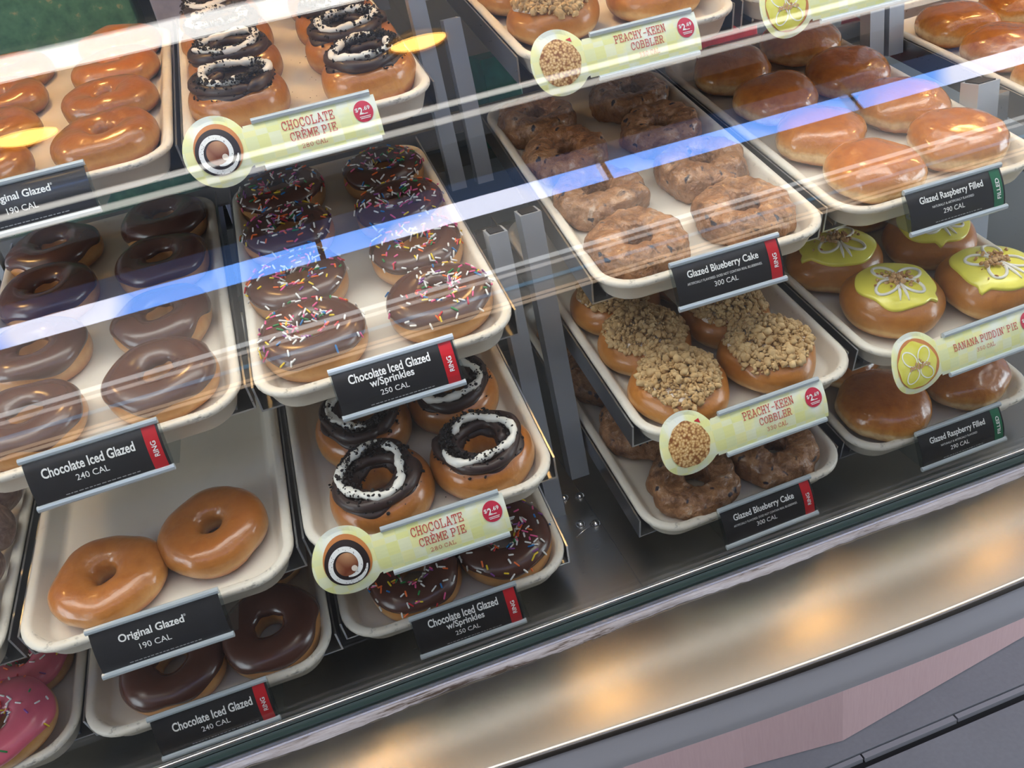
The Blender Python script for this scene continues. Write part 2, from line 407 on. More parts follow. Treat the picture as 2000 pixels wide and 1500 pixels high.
HOLD=[]   # prototypes sit nowhere until their first use
def proto(name,parts):
    r=bpy.data.objects.new(name,None); r.empty_display_size=.02; COL.objects.link(r)
    for nm,mb,mt,kd in parts:
        o=mb.build(nm,mt,r)
        if kd: o['kind']='stuff'
    r['fresh']=1
    return r
def mk_glazed(seed):
    s=Ring(seed,amp=.06,Ro=.0478,Ri=.0088,h=.035); s.n3=[(30,.003),(80,.0007)]; return proto('glazed_doughnut',[('glazed_ring',s.mesh(),M['glazed'],0)])
def mk_choc(seed):
    s=Ring(seed,amp=.06,Ro=.0488,Ri=.0130,h=.036); s.n3=[(26,.003)]; return proto('chocolate_doughnut',[('dough_ring',s.mesh(),M['ringbase'],0),('chocolate_icing',s.cap(.22,PI*.86,.0022,.2),M['choc'],0)])
def mk_spr(seed):
    s=Ring(seed,amp=.06,Ro=.0488,Ri=.0135,h=.037); lo,hi=.3,PI*.84
    return proto('sprinkled_doughnut',[('dough_ring',s.mesh(),M['ringbase'],0),('chocolate_icing',s.cap(lo,hi,.0022,.12),M['choc'],0),('sprinkles',sprinkles(s,s.r,128,lo,hi),SPM,1)])
def mk_pink(seed):
    s=Ring(seed,amp=.05,Ro=.0485,Ri=.0085,h=.035); lo,hi=.2,PI*.93
    return proto('pink_doughnut',[('dough_ring',s.mesh(),M['ringbase'],0),('pink_icing',s.cap(lo,hi,.0022,.12),M['pinkice'],0),('sprinkles',sprinkles(s,s.r,46,lo,hi),SPM,1)])
def mk_cake(seed):
    s=Ring(seed,amp=.08,Ro=.0485,Ri=.0115,h=.036,mid=.010,fine=.0,e=.8); s.n3=[(45,.0042),(110,.0022),(240,.0010)]; return proto('blueberry_cake_doughnut',[('cake_ring',s.mesh(150,60),M['cake'],0)])
def mk_filled(seed):
    s=Dome(seed,.0500,.042,.05,.66); s.n3=[(28,.0035),(70,.0010)]; return proto('filled_doughnut',[('glazed_shell',s.mesh(),M['shell'],0)])
def spiral_path(s,a0,turn,r0,r1,lift,n=46,wob=.0012,ell=0):
    r=s.r; ph=r.uniform(0,6); pts=[]
    for i in range(n):
        u=i/(n-1); t=a0+turn*u; rr=r0+(r1-r0)*u+wob*math.sin(3*t+ph)+ell*math.cos(2*t)
        x,y=rr*math.cos(t),rr*math.sin(t); pts.append((x,y,s.top(x,y)+lift))
    return pts
def mk_creme(seed):
    s=Ring(seed,amp=.05,Ro=.0500,Ri=.0130,h=.042); r=s.r; a=r.uniform(0,6.3)
    base=s.cap(1.05,PI*.80,.0016,.2)
    rope=MB(); p=spiral_path(s,a,2*PI*1.02,.0375,.0350,.0030,60,.0022,.0010); rope.tube(p,[.0056+.0006*math.sin(i*.55) for i in range(60)],10)
    p=spiral_path(s,a+3.2,2*PI*.8,.0235,.0225,.003,44); rope.tube(p,.0052,10)
    wh=MB(); b=a+r.uniform(.6,1.4); p=spiral_path(s,b,2*PI*r.uniform(.82,1.05),.0345,.0260,.0088,64,.0030,.0014)
    wh.tube(p,[.0038+.0008*math.sin(i*.7+b)+.0004*math.sin(i*1.9) for i in range(len(p))],10)
    cr=MB(); ca=r.uniform(0,6.3)
    for _ in range(620):
        t=r.gauss(ca,1.1) if r.random()<.7 else r.uniform(0,6.3); rr=r.gauss(.0305,.0062)
        rr=min(max(rr,.015),.044); x,y=rr*math.cos(t),rr*math.sin(t)
        on=r.random()<.55
        z=s.top(x,y)+(.0125 if abs(rr-.031)<.005 else .0085 if abs(rr-.030)<.010 else .002)*(1 if on else .75)
        cr.chunk((x,y,z),r.choice([.0005,.0007,.0010,.0014,.0019]),r)
    return proto('creme_pie_doughnut',[('dough_ring',s.mesh(),M['glazed'],0),('chocolate_icing',base,M['rope'],0),('chocolate_rope',rope,M['rope'],0),('white_creme',wh,M['white'],0),('cookie_crumbs',cr,M['cookie'],1)])
def mk_peach(seed):
    s=Dome(seed,.0492,.041,.05,.64); s.n3=[(28,.003)]; r=s.r
    ic=s.cap(.88,PI/2,.002,.16)
    cr=MB()
    wl=[(r.randint(2,5),r.uniform(0,6)) for _ in range(3)]
    for _ in range(1500):
        t=r.uniform(0,6.3); lim=.0418+.0030*sum(math.sin(n*t+p) for n,p in wl)/1.7; rr=lim*math.sqrt(r.random())
        x,y=rr*math.cos(t),rr*math.sin(t); sz=r.choice([.0010,.0013,.0017,.0022,.0030,.0042])
        cr.chunk((x,y,s.top(x,y)+.001+r.uniform(0,.010)*(1-.75*(rr/.042)**2)),sz,r)
    return proto('crumble_doughnut',[('filled_shell',s.mesh(),M['filled'],0),('white_icing',ic,M['pale'],0),('crumble_topping',cr,M['crumble'],1)])
def mk_banana(seed):
    s=Dome(seed,.0504,.043,.04,.62); s.n3=[(28,.003)]; r=s.r
    ic=s.cap(.86,PI/2,.0028,.07,drip=[(r.uniform(0,6.3),.25)])
    pip=MB()
    def onsurf(pts,rad): pip.tube([(x,y,s.top(x,y)+.0036) for x,y in pts],rad,8)
    for k in range(4):
        a=PI/4+k*PI/2+r.uniform(-.15,.15); ln=r.uniform(.023,.027)
        pts=[]
        for i in range(26):
            u=2*PI*i/25; d=(1-math.cos(u))/2*ln+.004; w=math.sin(u)*.0085
            pts.append((d*math.cos(a)-w*math.sin(a),d*math.sin(a)+w*math.cos(a)))
        onsurf(pts,.0016)
    for a in (-PI/2-.12,-PI/2+.14):
        onsurf([(d*math.cos(a),d*math.sin(a)) for d in [.004+.004*i for i in range(8)]],.0015)
    nu=MB()
    for _ in range(130):
        t=r.uniform(0,6.3); rr=abs(r.gauss(0,.007)); x,y=rr*math.cos(t)*1.5,rr*math.sin(t)
        nu.chunk((x,y,s.top(x,y)+.003+r.uniform(0,.004)),r.uniform(.001,.0028),r)
    return proto('banana_doughnut',[('filled_shell',s.mesh(),M['filled'],0),('yellow_icing',ic,M['yellow'],0),('white_piping',pip,M['white'],0),('biscuit_crumbs',nu,M['nut'],1)])
def mk_hole(seed):
    s=Dome(seed,.0235,.040,.06,.95); s.b=.0235; return proto('doughnut_hole',[('glazed_ball',s.mesh(40,24),M['hole'],0)])

POS={ # tray-plane positions: across, back from the front rim
'A1':[(.056,.388),(.055,.292),(.053,.188),(.055,.080),(-.069,.368),(-.066,.270),(-.065,.175),(-.063,.082)],
'B1':[(-.066,.385),(-.062,.290),(-.058,.196),(-.061,.095),(.067,.365),(.064,.272),(.066,.174),(.066,.078)],
'A2':[(-.062,.373),(-.062,.277),(-.064,.170),(-.061,.066),(.060,.374),(.055,.278),(.053,.167),(.051,.069)],
'B2':[(-.059,.366),(-.060,.270),(-.062,.165),(-.060,.071),(.062,.357),(.062,.261),(.060,.167),(.060,.070)],
'A3':[(-.046,.060),(.047,.079)],
'A4':[(-.034,.055),(.061,.056),(.060,.158),(-.036,.158)],
'B3':[(-.042,.145),(.053,.150),(-.042,.053),(.057,.056),(.054,.248),(-.037,.242)],
'B4':[(-.038,.053),(.060,.058),(.055,.156)],
'Z3':[(.094,.240,.016),(.092,.194,.018),(.094,.148,.016),(.092,.101,.018),(.093,.055,.016),(.043,.225,0),(.042,.177,0),(.043,.129,0),(.042,.081,0)],
'Z4':[(.058,.116,0),(.054,.042,.013)],
'C1':[(-.058,.096),(-.062,.196),(.060,.092)],
'C2':[(-.063,.356),(-.061,.259),(-.060,.160),(-.060,.059),(.058,.356),(.056,.262),(.057,.160),(.055,.063)],
'C3':[(-.058,.205),(-.058,.130),(-.058,.055),(.038,.215),(.038,.131),(.042,.056)],
'C4':[(-.045,.053),(-.058,.150),(.054,.053),(.044,.150),(-.060,.246),(-.060,.340)],
'D2':[(-.050,.345),(.064,.372),(-.046,.248),(.062,.268),(-.050,.150),(.064,.164),(-.048,.060),(.062,.072)],
'D3':[(-.055,.160),(-.046,.074),(.062,.145),(.058,.052),(-.050,.250),(.046,.245)],
'D4':[(-.048,.146),(-.052,.056),(.055,.060)],
'E2':[(-.050,.310),(-.054,.217),(-.058,.121),(.060,.327)]}
KIND={'A1':'g','A3':'g','A2':'c','A4':'c','B1':'r','B3':'r','B2':'s','B4':'s','C1':'p','C3':'p','C2':'b','C4':'b','D2':'f','D4':'f','E2':'f','D3':'n','Z3':'h','Z4':'k'}
MAKE={'g':(mk_glazed,3,'plain glazed ring doughnut','glazed ring doughnuts'),'c':(mk_choc,3,'chocolate iced ring doughnut','chocolate iced ring doughnuts'),
 's':(mk_spr,4,'sprinkled chocolate ring doughnut','sprinkled chocolate ring doughnuts'),'k':(mk_pink,2,'pink iced sprinkled doughnut','pink iced doughnuts'),
 'r':(mk_creme,4,'chocolate and white swirl doughnut','chocolate and white creme doughnuts'),'b':(mk_cake,4,'blueberry cake ring doughnut','blueberry cake ring doughnuts'),
 'p':(mk_peach,3,'tan crumble topped doughnut','crumble topped filled doughnuts'),'f':(mk_filled,4,'round shiny filled doughnut','glazed filled doughnuts'),
 'n':(mk_banana,3,'yellow iced flower-piped doughnut','yellow iced banana doughnuts'),'h':(mk_hole,3,'dark glazed doughnut hole','dark cake doughnut holes')}
PRO={k:[fn(sum(map(ord,k))*31+i*7+3) for i in range(n)] for k,(fn,n,_,_) in MAKE.items()}
ORD=['frontmost','second from front','third from front','fourth from front','fifth from front']
rg=random.Random(11)
for q,ps in POS.items():
    k=KIND[q]; F,tx,ty,n=axes(q)
    for i,uv in enumerate(ps):
        u,v=uv[:2]; up=uv[2] if len(uv)>2 else 0
        pr=PRO[k][i%len(PRO[k])] if k!='s' else PRO[k][(i*3+1)%4]
        side='left' if (u<0 if q!='Z3' else u<.06) else 'right'
        row=sorted([p for p in ps if (p[0]<0 if q!='Z3' else p[0]<.06)==(side=='left')],key=lambda p:p[1])
        rk=row.index(uv)
        w='only one' if len(row)==1 else ORD[rk]
        if rk==len(row)-1 and len(row)>2: w='rearmost'
        if len(row)==2: w='front one' if rk==0 else 'rear one'
        lab='%s, %s in %s row, %s tray, %s'%(MAKE[k][2],w,side,TIER[q[1]],COLN[q[0]])
        a=rg.uniform(0,2*PI) if k!='n' else rg.uniform(-.5,.5)
        sc=rg.uniform(.97,1.02)*(.92 if k=='k' else 1)
        ti=rg.uniform(-.03,.03)
        o=F+tx*u+ty*v-n*(FLOOR-.0003-up)
        R=Matrix.Rotation(a,4,'Z')@Matrix.Diagonal((sc*rg.uniform(.98,1.03),sc*rg.uniform(.97,1.01),sc,1))
        Mx=mat4(o,tx,ty,n)@R
        kw=dict(label=lab,cat='doughnut',group='%s on the %s tray'%(MAKE[k][3],TIER[q[1]]))
        if pr.get('fresh'):
            del pr['fresh']; pr.matrix_world=Mx; tag(pr,**kw)
        else: copy_thing(pr,Mx,**kw)

# loose crumbs on trays
def crumbs(q,name,n,size,mt,area,lab,cat,seed):
    r=random.Random(seed); mb=MB()
    for _ in range(n):
        u=r.uniform(area[0],area[1]); v=r.uniform(area[2],area[3]); mb.chunk((u,v,-FLOOR+.0003),r.choice(size),r,flat=.5)
    F,tx,ty,nn=axes(q); o=mb.build(name,mt); o.matrix_world=mat4(F,tx,ty,nn); tag(o,lab,cat,kind='stuff')
crumbs('B3','cookie_crumbs',150,[.0004,.0006,.0009,.0015],M['cookie'],(-.09,.09,.026,.30),'black cookie crumbs scattered on third-tier tray, centre-left column','crumbs',4)
crumbs('B1','cookie_crumbs',50,[.0004,.0006,.0009],M['cookie'],(-.02,.04,.03,.3),'black cookie crumbs scattered on top-tier tray, centre-left column','crumbs',5)
crumbs('C3','biscuit_crumbs',16,[.0006,.001,.002],M['crumble'],(-.09,.09,.026,.2),'tan crumble pieces fallen on third-tier tray, centre-right column','crumbs',6)
crumbs('D3','biscuit_crumbs',8,[.0008,.0015,.003],M['nut'],(-.09,.09,.03,.2),'biscuit bits fallen on third-tier tray, right column','crumbs',7)

# ------------------------------------------------------------------ lettering
def text_mesh(body,width=None,height=None,bold=0.0,cx=0,cy=0,rot=0,align='CENTER',shear=0):
    cu=bpy.data.curves.new('t','FONT'); cu.body=body; cu.align_x=align; cu.align_y='CENTER'; cu.size=1; cu.offset=bold; cu.resolution_u=3; cu.shear=shear
    ob=bpy.data.objects.new('t',cu); COL.objects.link(ob)
    dg=bpy.context.evaluated_depsgraph_get(); me=bpy.data.meshes.new_from_object(ob.evaluated_get(dg))
    v=[(p.co.x,p.co.y) for p in me.vertices]; f=[tuple(p.vertices) for p in me.polygons]
    bpy.data.objects.remove(ob); bpy.data.curves.remove(cu); bpy.data.meshes.remove(me)
    x0=min(p[0] for p in v);x1=max(p[0] for p in v);y0=min(p[1] for p in v);y1=max(p[1] for p in v)
    sx=width/(x1-x0) if width else height/(y1-y0); sy=height/(y1-y0) if height else sx
    c,s=math.cos(rot),math.sin(rot); o=[]
    for x,y in v:
        x=(x-(x0+x1)/2)*sx; y=(y-(y0+y1)/2)*sy; o.append((cx+c*x-s*y,cy+s*x+c*y))
    return o,f
# slab serif stroke letters on a 0..1 box
G={'A':[[(.08,0),(.5,1),(.92,0)],[(.24,.36),(.76,.36)],[(-.04,0),(.22,0)],[(.78,0),(1.04,0)],[(.36,1),(.5,1)]],
'B':[[(.15,0),(.15,1),(.62,1),(.8,.88),(.8,.66),(.62,.54),(.15,.54)],[(.62,.54),(.88,.4),(.88,.14),(.66,0),(.15,0)],[(0,0),(.15,0)],[(0,1),(.15,1)]],
'C':[[(.9,.66),(.9,.98)],[(.9,.78),(.72,.98),(.42,1),(.16,.84),(.06,.5),(.16,.16),(.42,0),(.72,.02),(.92,.22)]],
'D':[[(.15,0),(.15,1),(.55,1),(.86,.8),(.94,.5),(.86,.2),(.55,0),(.15,0)],[(0,0),(.15,0)],[(0,1),(.15,1)]],
'E':[[(.88,.74),(.88,1),(.0,1)],[(.15,1),(.15,0)],[(.0,0),(.9,0),(.9,.27)],[(.15,.52),(.6,.52)],[(.6,.38),(.6,.66)]],
'H':[[(.15,0),(.15,1)],[(.85,0),(.85,1)],[(.15,.5),(.85,.5)],[(0,0),(.3,0)],[(0,1),(.3,1)],[(.7,0),(1,0)],[(.7,1),(1,1)]],
'I':[[(.5,0),(.5,1)],[(.25,0),(.75,0)],[(.25,1),(.75,1)]],
'K':[[(.15,0),(.15,1)],[(.85,1),(.15,.42)],[(.38,.6),(.86,0)],[(0,0),(.3,0)],[(0,1),(.3,1)],[(.72,0),(1,0)],[(.68,1),(.98,1)]],
'L':[[(.2,1),(.2,0)],[(.02,1),(.4,1)],[(.02,0),(.9,0),(.9,.3)]],
'M':[[(.12,0),(.12,1),(.5,.3),(.88,1),(.88,0)],[(0,0),(.26,0)],[(.74,0),(1,0)],[(-.02,1),(.12,1)],[(.88,1),(1.02,1)]],
'N':[[(.15,0),(.15,1),(.85,0),(.85,1)],[(0,0),(.3,0)],[(0,1),(.15,1)],[(.7,1),(1,1)]],
'O':[[(.5,1),(.18,.86),(.06,.5),(.18,.14),(.5,0),(.82,.14),(.94,.5),(.82,.86),(.5,1)]],
'P':[[(.18,0),(.18,1),(.66,1),(.88,.86),(.88,.62),(.66,.48),(.18,.48)],[(0,1),(.18,1)],[(0,0),(.42,0)]],
'R':[[(.15,0),(.15,1),(.64,1),(.84,.87),(.84,.63),(.64,.5),(.15,.5)],[(.55,.5),(.84,0),(1,0)],[(0,1),(.15,1)],[(0,0),(.32,0)]],
'T':[[(.5,0),(.5,1)],[(.06,.74),(.06,1),(.94,1),(.94,.74)],[(.3,0),(.7,0)]],
'U':[[(.15,1),(.15,.25),(.3,.03),(.7,.03),(.85,.25),(.85,1)],[(0,1),(.3,1)],[(.7,1),(1,1)]],
'Y':[[(.1,1),(.5,.48),(.9,1)],[(.5,.48),(.5,0)],[(.3,0),(.7,0)],[(0,1),(.24,1)],[(.76,1),(1,1)]],
'-':[[(.2,.45),(.8,.45)]],"'":[[(.4,1.02),(.34,.74)]],' ':[],
'0':[[(.5,1),(.18,.8),(.12,.5),(.18,.2),(.5,0),(.82,.2),(.88,.5),(.82,.8),(.5,1)]],
'2':[[(.14,.78),(.3,.97),(.6,1),(.84,.8),(.8,.56),(.12,0),(.88,0),(.88,.18)]],
'3':[[(.14,.86),(.4,1),(.74,.92),(.8,.7),(.45,.55),(.82,.4),(.84,.14),(.5,0),(.12,.1)]],
'5':[[(.8,1),(.24,1),(.2,.56),(.6,.62),(.86,.4),(.8,.1),(.5,0),(.14,.1)]],
'8':[[(.5,.53),(.2,.68),(.24,.94),(.5,1),(.76,.94),(.8,.68),(.5,.53),(.14,.36),(.18,.06),(.5,0),(.82,.06),(.86,.36),(.5,.53)]]}
G['È']=G['E']+[[(.3,1.34),(.5,1.12)]]
def slab(s,cx,cy,h,width,wt=.11):
    """returns verts,faces of stroke ribbons in card coordinates"""
    adv=[.55 if c in " '" else .86 if c=='I' else 1.26 for c in s]; tot=sum(adv)-.26; sx=width/tot; x=cx-width/2; V=[];Fc=[]
    t=wt*h/2
    for c,a in zip(s,adv):
        cw=sx if a>1 else sx*.62
        for st in G[c]:
            P=[(x+px*cw,cy-h/2+py*h) for px,py in st]
            for (x0,y0),(x1,y1) in zip(P,P[1:]):
                d=math.hypot(x1-x0,y1-y0) or 1e-9; ux,uy=(x1-x0)/d,(y1-y0)/d; e=t*.9
                nx,ny=-uy*t,ux*t; n=len(V)
                V+=[(x0-ux*e+nx,y0-uy*e+ny),(x1+ux*e+nx,y1+uy*e+ny),(x1+ux*e-nx,y1+uy*e-ny),(x0-ux*e-nx,y0-uy*e-ny)]; Fc.append((n+3,n+2,n+1,n))
        x+=a*sx
    return V,Fc

# ------------------------------------------------------------------ tags
TH=.0365
def card_map(s,t,off=0):
    """s across, t down from the card's top edge; local: x across, y outward is negative, z up"""
    tau=t/TH; out=.0065+.012*tau+.0032*(1-(2*max(-.2,min(1.6,tau))-1)**2)+off
    return (s,-out,.0105-t)
def card_grid(mb,s0,s1,t0,t1,off,ns=2,nt_=8,m=0,thick=0):
    def grid(o,flip):
        v=[];f=[]
        for i in range(nt_+1):
            for j in range(ns+1): v.append(card_map(s0+(s1-s0)*j/ns,t0+(t1-t0)*i/nt_,o))
        for i in range(nt_):
            for j in range(ns):
                q=(i*(ns+1)+j,(i+1)*(ns+1)+j,(i+1)*(ns+1)+j+1,i*(ns+1)+j+1); f.append(q if not flip else q[::-1])
        mb.add(v,f,m)
    grid(off,False)
    if thick: grid(off-thick,True)
def flat(mb,vf,off,m=0):
    v,f=vf; mb.add([card_map(x,-y,off) for x,y in v],f,m)
def disc(mb,cx,cy,r,off,m=0,n=40,wob=0):
    K=7 if r>.004 else 1; v=[(cx,cy)]
    for k in range(1,K+1):
        for i in range(n):
            a=2*PI*i/n; q=r*k/K*(1+(wob*math.sin(5*a)+wob*math.sin(9*a+1) if k==K else 0)); v.append((cx+q*math.cos(a),cy+q*math.sin(a)))
    f=[(0,1+i,1+(i+1)%n) for i in range(n)]
    for k in range(K-1):
        for i in range(n): f.append((1+k*n+i,1+(k+1)*n+i,1+(k+1)*n+(i+1)%n,1+k*n+(i+1)%n))
    mb.add([card_map(x,-y,off) for x,y in v],f,m)
def arc(mb,cx,cy,r0,r1,a0,a1,w,off,m=0,n=60):
    v=[];f=[]
    for i in range(n+1):
        u=i/n; a=a0+(a1-a0)*u; r=r0+(r1-r0)*u; ww=w*min(1,.3+6*min(u,1-u)) 
        for k in (-1,1): v.append(card_map(cx+(r+k*ww/2)*math.cos(a),-(cy+(r+k*ww/2)*math.sin(a)),off))
    for i in range(n): f.append((2*i,2*i+1,2*i+3,2*i+2))
    mb.add(v,f,m)
def holder(root,s0,s1,side=None):
    for nm,t in (('top_rail',-.0012),('bottom_rail',TH+.0012)):
        mb=MB(); c=card_map(0,max(0,min(TH,t)),0); z=.0105-t
        y=c[1]-.0006
        prof=[(.0005,.0026),(-.0016,.0022),(-.0026,.0008),(-.0026,-.0012),(-.0016,-.0024),(.0005,-.0026),(.0016,-.001),(.0016,.0012)]
        v=[(s,y+a,z+b) for s in (s0,s1) for a,b in prof]; n=len(prof)
        mb.add(v,[(i,(i+1)%n,n+(i+1)%n,n+i) for i in range(n)]+[tuple(range(n-1,-1,-1)),tuple(range(n,2*n))])
        mb.build(nm,M['holder'],root,sm=False)
    mb=MB()   # clear back plate and the wedge that hooks under the tray rim
    b0=card_map(0,0); b1=card_map(0,TH)
    mb.box((s0+.0005,b0[1]+.0006,.0085),(s1-.0005,b0[1]+.0030,.0125))
    pr=[(b0[1]+.0012,.009),(b1[1]+.0012,.0105-TH),(b1[1]+.0022,.0105-TH),(b0[1]+.0022,.009)]
    v=[(s,a,b) for s in (s0,s1) for a,b in pr]
    mb.add(v,[(0,1,2,3)[::-1],(4,5,6,7),(0,4,5,1)[::-1],(1,5,6,2)[::-1],(2,6,7,3)[::-1],(3,7,4,0)[::-1]])
    pr=[(b1[1]+.0015,.0105-TH),(b1[1]+.0015,.0098-TH),(.028,-.0232),(.028,-.0224)]
    v=[(s,a,b) for s in (s0+.002,s1+.004) for a,b in pr]
    mb.add(v,[(0,1,2,3)[::-1],(4,5,6,7),(0,4,5,1)[::-1],(1,5,6,2)[::-1],(2,6,7,3)[::-1],(3,7,4,0)[::-1]])
    mb.build('clear_clip',M['clearplastic'],root,sm=False)
def tag_root(q,name,lab,ds=0):
    F,tx,ty,n=axes(q); o=F+tx*ds
    return empty(name,mat4(o,tx,Vector((-tx.y,tx.x,0)),Vector((0,0,1))),label=lab,cat='price tag')
def dashes(mb,cx,cy,w,seed,off):
    r=random.Random(seed); x=cx-w/2
    while x<cx+w/2:
        l=r.uniform(.0012,.0035); v=[(x,cy-.00035),(x+l,cy-.00035),(x+l,cy+.00035),(x,cy+.00035)]
        flat(mb,(v,[(0,1,2,3)]),off,1); x+=l+r.uniform(.0006,.0012)
def black_tag(q,lines,band,lab,ds=0,c=-.005):
    root=tag_root(q,'price_tag',lab,ds)
    holder(root,-.054,.054)
    cd=MB(); card_grid(cd,-.0525,.0525,0,TH,.0004,4,10,0,.0003); cd.build('card',M['black'],root)
    tx_=MB()
    for body,w,h,b,y in lines:
        if body.startswith('Orig'): flat(tx_,text_mesh('\u00ae',None,.0018,0,c+w/2+.0014,y+.0030),.0008)
        if body=='~': dashes(tx_,c+.004,y,w,hash(q[0])%97 if False else ord(q[0])+ord(q[1]),.0008)
        else: flat(tx_,text_mesh(body,w,h,b,c,y),.0008)
    tx_.build('lettering',[M['ink'],M['inkgrey']],root,sm=False)
    if band:
        bd=MB(); card_grid(bd,.0395,.0505,.0005,TH-.0005,.0007,2,10); flat(bd,text_mesh(band,.0125 if band=='RING' else .019,.0042,.02,.0452,-.0185,PI/2),.0010,1)
        o=bd.build('colour_band',[M['redband' if band=='RING' else 'greenband'],M['ink']],root,sm=False)
T1=[('Original Glazed',.053,.0078,.022,-.0115),('190 CAL',.0255,.0050,.005,-.0212),('~',.058,0,0,-.0325)]
T2=[('Chocolate Iced Glazed',.072,.0076,.022,-.0118),('240 CAL',.0255,.0050,.005,-.0215),('~',.058,0,0,-.0325)]
T3=[('Chocolate Iced Glazed',.070,.0070,.022,-.0082),('w/Sprinkles',.038,.0080,.022,-.0163),('250 CAL',.0245,.0046,.005,-.0245),('~',.054,0,0,-.0328)]
T4=[('Glazed Blueberry Cake',.070,.0078,.02,-.0105),('ARTIFICIALLY FLAVORED. DOES NOT CONTAIN REAL BLUEBERRIES.',.074,.0021,.0,-.0175),('300 CAL',.0235,.0047,.005,-.0235)]
T5=[('Glazed Raspberry Filled',.070,.0078,.02,-.0105),('NATURALLY & ARTIFICIALLY FLAVORED',.046,.0021,.0,-.0175),('290 CAL',.0235,.0047,.005,-.0238),('~',.05,0,0,-.0325)]
black_tag('A1',T1,None,'black price tag reading 190 CAL, cut by left photo edge, top tier',-.006)
black_tag('A2',T2,'RING','black 240 CAL price tag with red band, second tier, left column',-.003)
black_tag('A3',T1,None,'black price tag reading 190 CAL, below two glazed rings, third tier',.001)
black_tag('A4',T2,'RING','black 240 CAL price tag with red band, bottom tier, left column',.001,.0)
black_tag('B2',T3,'RING','black 250 CAL price tag with red band, second tier, centre-left column',.001)
black_tag('B4',T3,'RING','black 250 CAL price tag with red band, bottom tier, centre-left column',.001,-.003)
black_tag('C2',T4,'RING','black 300 CAL price tag with red band, second tier, centre-right column',-.004)
black_tag('C4',T4,'RING','black 300 CAL price tag with red band, bottom tier, centre-right column',.004)
black_tag('D2',T5,'FILLED','black 290 CAL price tag with green band, second tier',-.010)
black_tag('D4',T5,'FILLED','black 290 CAL price tag with green band, bottom tier',-.006)

def spoon_tag(q,kind,lines,lab,ds=0,cx=-.0885,cz=-.0165,R=.0295):
    root=tag_root(q,'shaped_price_tag',lab,ds)
    holder(root,-.0535,.0535)
    cd=MB()
    card_grid(cd,-.062,.0565,.001,TH-.001,.0004,5,10,0,.0003)
    disc(cd,cx,cz,R,.00045,0,56)
    # neck between disc and card
    K=8; v=[]
    for i in range(K+1):
        u=i/K; v.append((cx+R*.80,cz+R*.60-u*R*1.2)); v.append((-.0615,-.0035-u*(TH-.007)))
    flat(cd,(v,[(2*i,2*i+2,2*i+3,2*i+1) for i in range(K)]),.00042)
    cd.build('card',M['gingham'],root,sm=False)
    ptx=MB()
    for body,w,h,y,x in lines: flat(ptx,slab(body,x,y,h,w),.0010)
    ptx.build('lettering',M['crimson'],root,sm=False)
    pr=MB(); disc(pr,.0435,-.0125,.0088,.0009,0,32)
    flat(pr,text_mesh('$',.0028,.0036,.01,.0377,-.0105),.0014,1); flat(pr,text_mesh('2',.0036,.0058,.03,.0413,-.0115),.0014,1); flat(pr,text_mesh('.69',.0062,.0034,.02,.0468,-.0100),.0014,1)
    for y,w in ((-.0142,.006),(-.0165,.010),(-.0178,.009)):
        flat(pr,([(.044-w/2,y-.0003),(.044+w/2,y-.0003),(.044+w/2,y+.0003),(.044-w/2,y+.0003)],[(0,1,2,3)]),.0014,1)
    pr.build('price_roundel',[M['priceink'],M['ink']],root,sm=False)
    im=MB()
    if kind=='creme':
        disc(im,cx+.001,cz+.002,.0208,.0008,0); disc(im,cx,cz,.0192,.0011,1); disc(im,cx,cz,.0098,.0014,2)
        arc(im,cx,cz,.0168,.0098,-.2,-.2-2*PI*1.25,.0040,.0017,3); disc(im,cx+.005,cz-.004,.0026,.0020,4)
        mats=[M['photo_tan'],M['photo_dark'],M['photo_brown'],M['photo_white'],M['pale']]
    elif kind=='peach':
        disc(im,cx,cz,.0205,.0008,0,48,.015); v=[(cx+.011,cz+.0185),(cx+.016,cz+.0195),(cx+.0165,cz+.0155)]; flat(im,(v,[(0,2,1)]),.0010,1)
        mats=[M['photo_crumb'],M['redband']]
    else:
        disc(im,cx,cz,.0235,.0008,0,48); disc(im,cx-.001,cz-.0005,.0215,.0011,1,48,.02)
        for k in range(4):
            a=.8+k*PI/2; P=[]
            for i in range(25):
                u=2*PI*i/24; d=(1-math.cos(u))/2*.0165+.003; w=math.sin(u)*.0058; P.append((cx+d*math.cos(a)-w*math.sin(a),cz+d*math.sin(a)+w*math.cos(a)))
            v=[];f=[]
            for i,(x,y) in enumerate(P):
                x2,y2=P[(i+1)%25]; x1,y1=P[i-1]; dx,dy=x2-x1,y2-y1; dd=math.hypot(dx,dy) or 1; nx,ny=-dy/dd*.0006,dx/dd*.0006
                v+=[(x+nx,y+ny),(x-nx,y-ny)]
            f=[(2*i,2*i+1,2*i+3,2*i+2) for i in range(24)]; flat(im,(v,f),.0014,2)
        r=random.Random(3)
        for _ in range(40):
            disc(im,cx+r.gauss(0,.0055),cz+r.gauss(0,.0018),r.uniform(.0006,.0014),.0017,3,6)
        mats=[M['photo_tan'],M['photo_yellow'],M['plainwhite'],M['nut']]
    im.build('printed_picture',mats,root,sm=False)
CR=[('CHOCOLATE',.047,.0066,-.0085,-.006),('CRÈME PIE',.042,.0066,-.0185,-.004),('280 CAL',.023,.0036,-.0275,-.006)]
PE=[('PEACHY-KEEN',.053,.0062,-.0080,-.004),('COBBLER',.034,.0062,-.0172,.001),('330 CAL',.022,.0040,-.0262,.001)]
BA=[('BANANA PUDDIN\' PIE',.076,.0060,-.0125,-.008),('350 CAL',.022,.0036,-.0215,-.010)]
spoon_tag('B1','creme',CR,'yellow check tag with chocolate swirl roundel, top tier')
spoon_tag('B3','creme',CR,'yellow check tag with chocolate swirl roundel, third tier',.003)
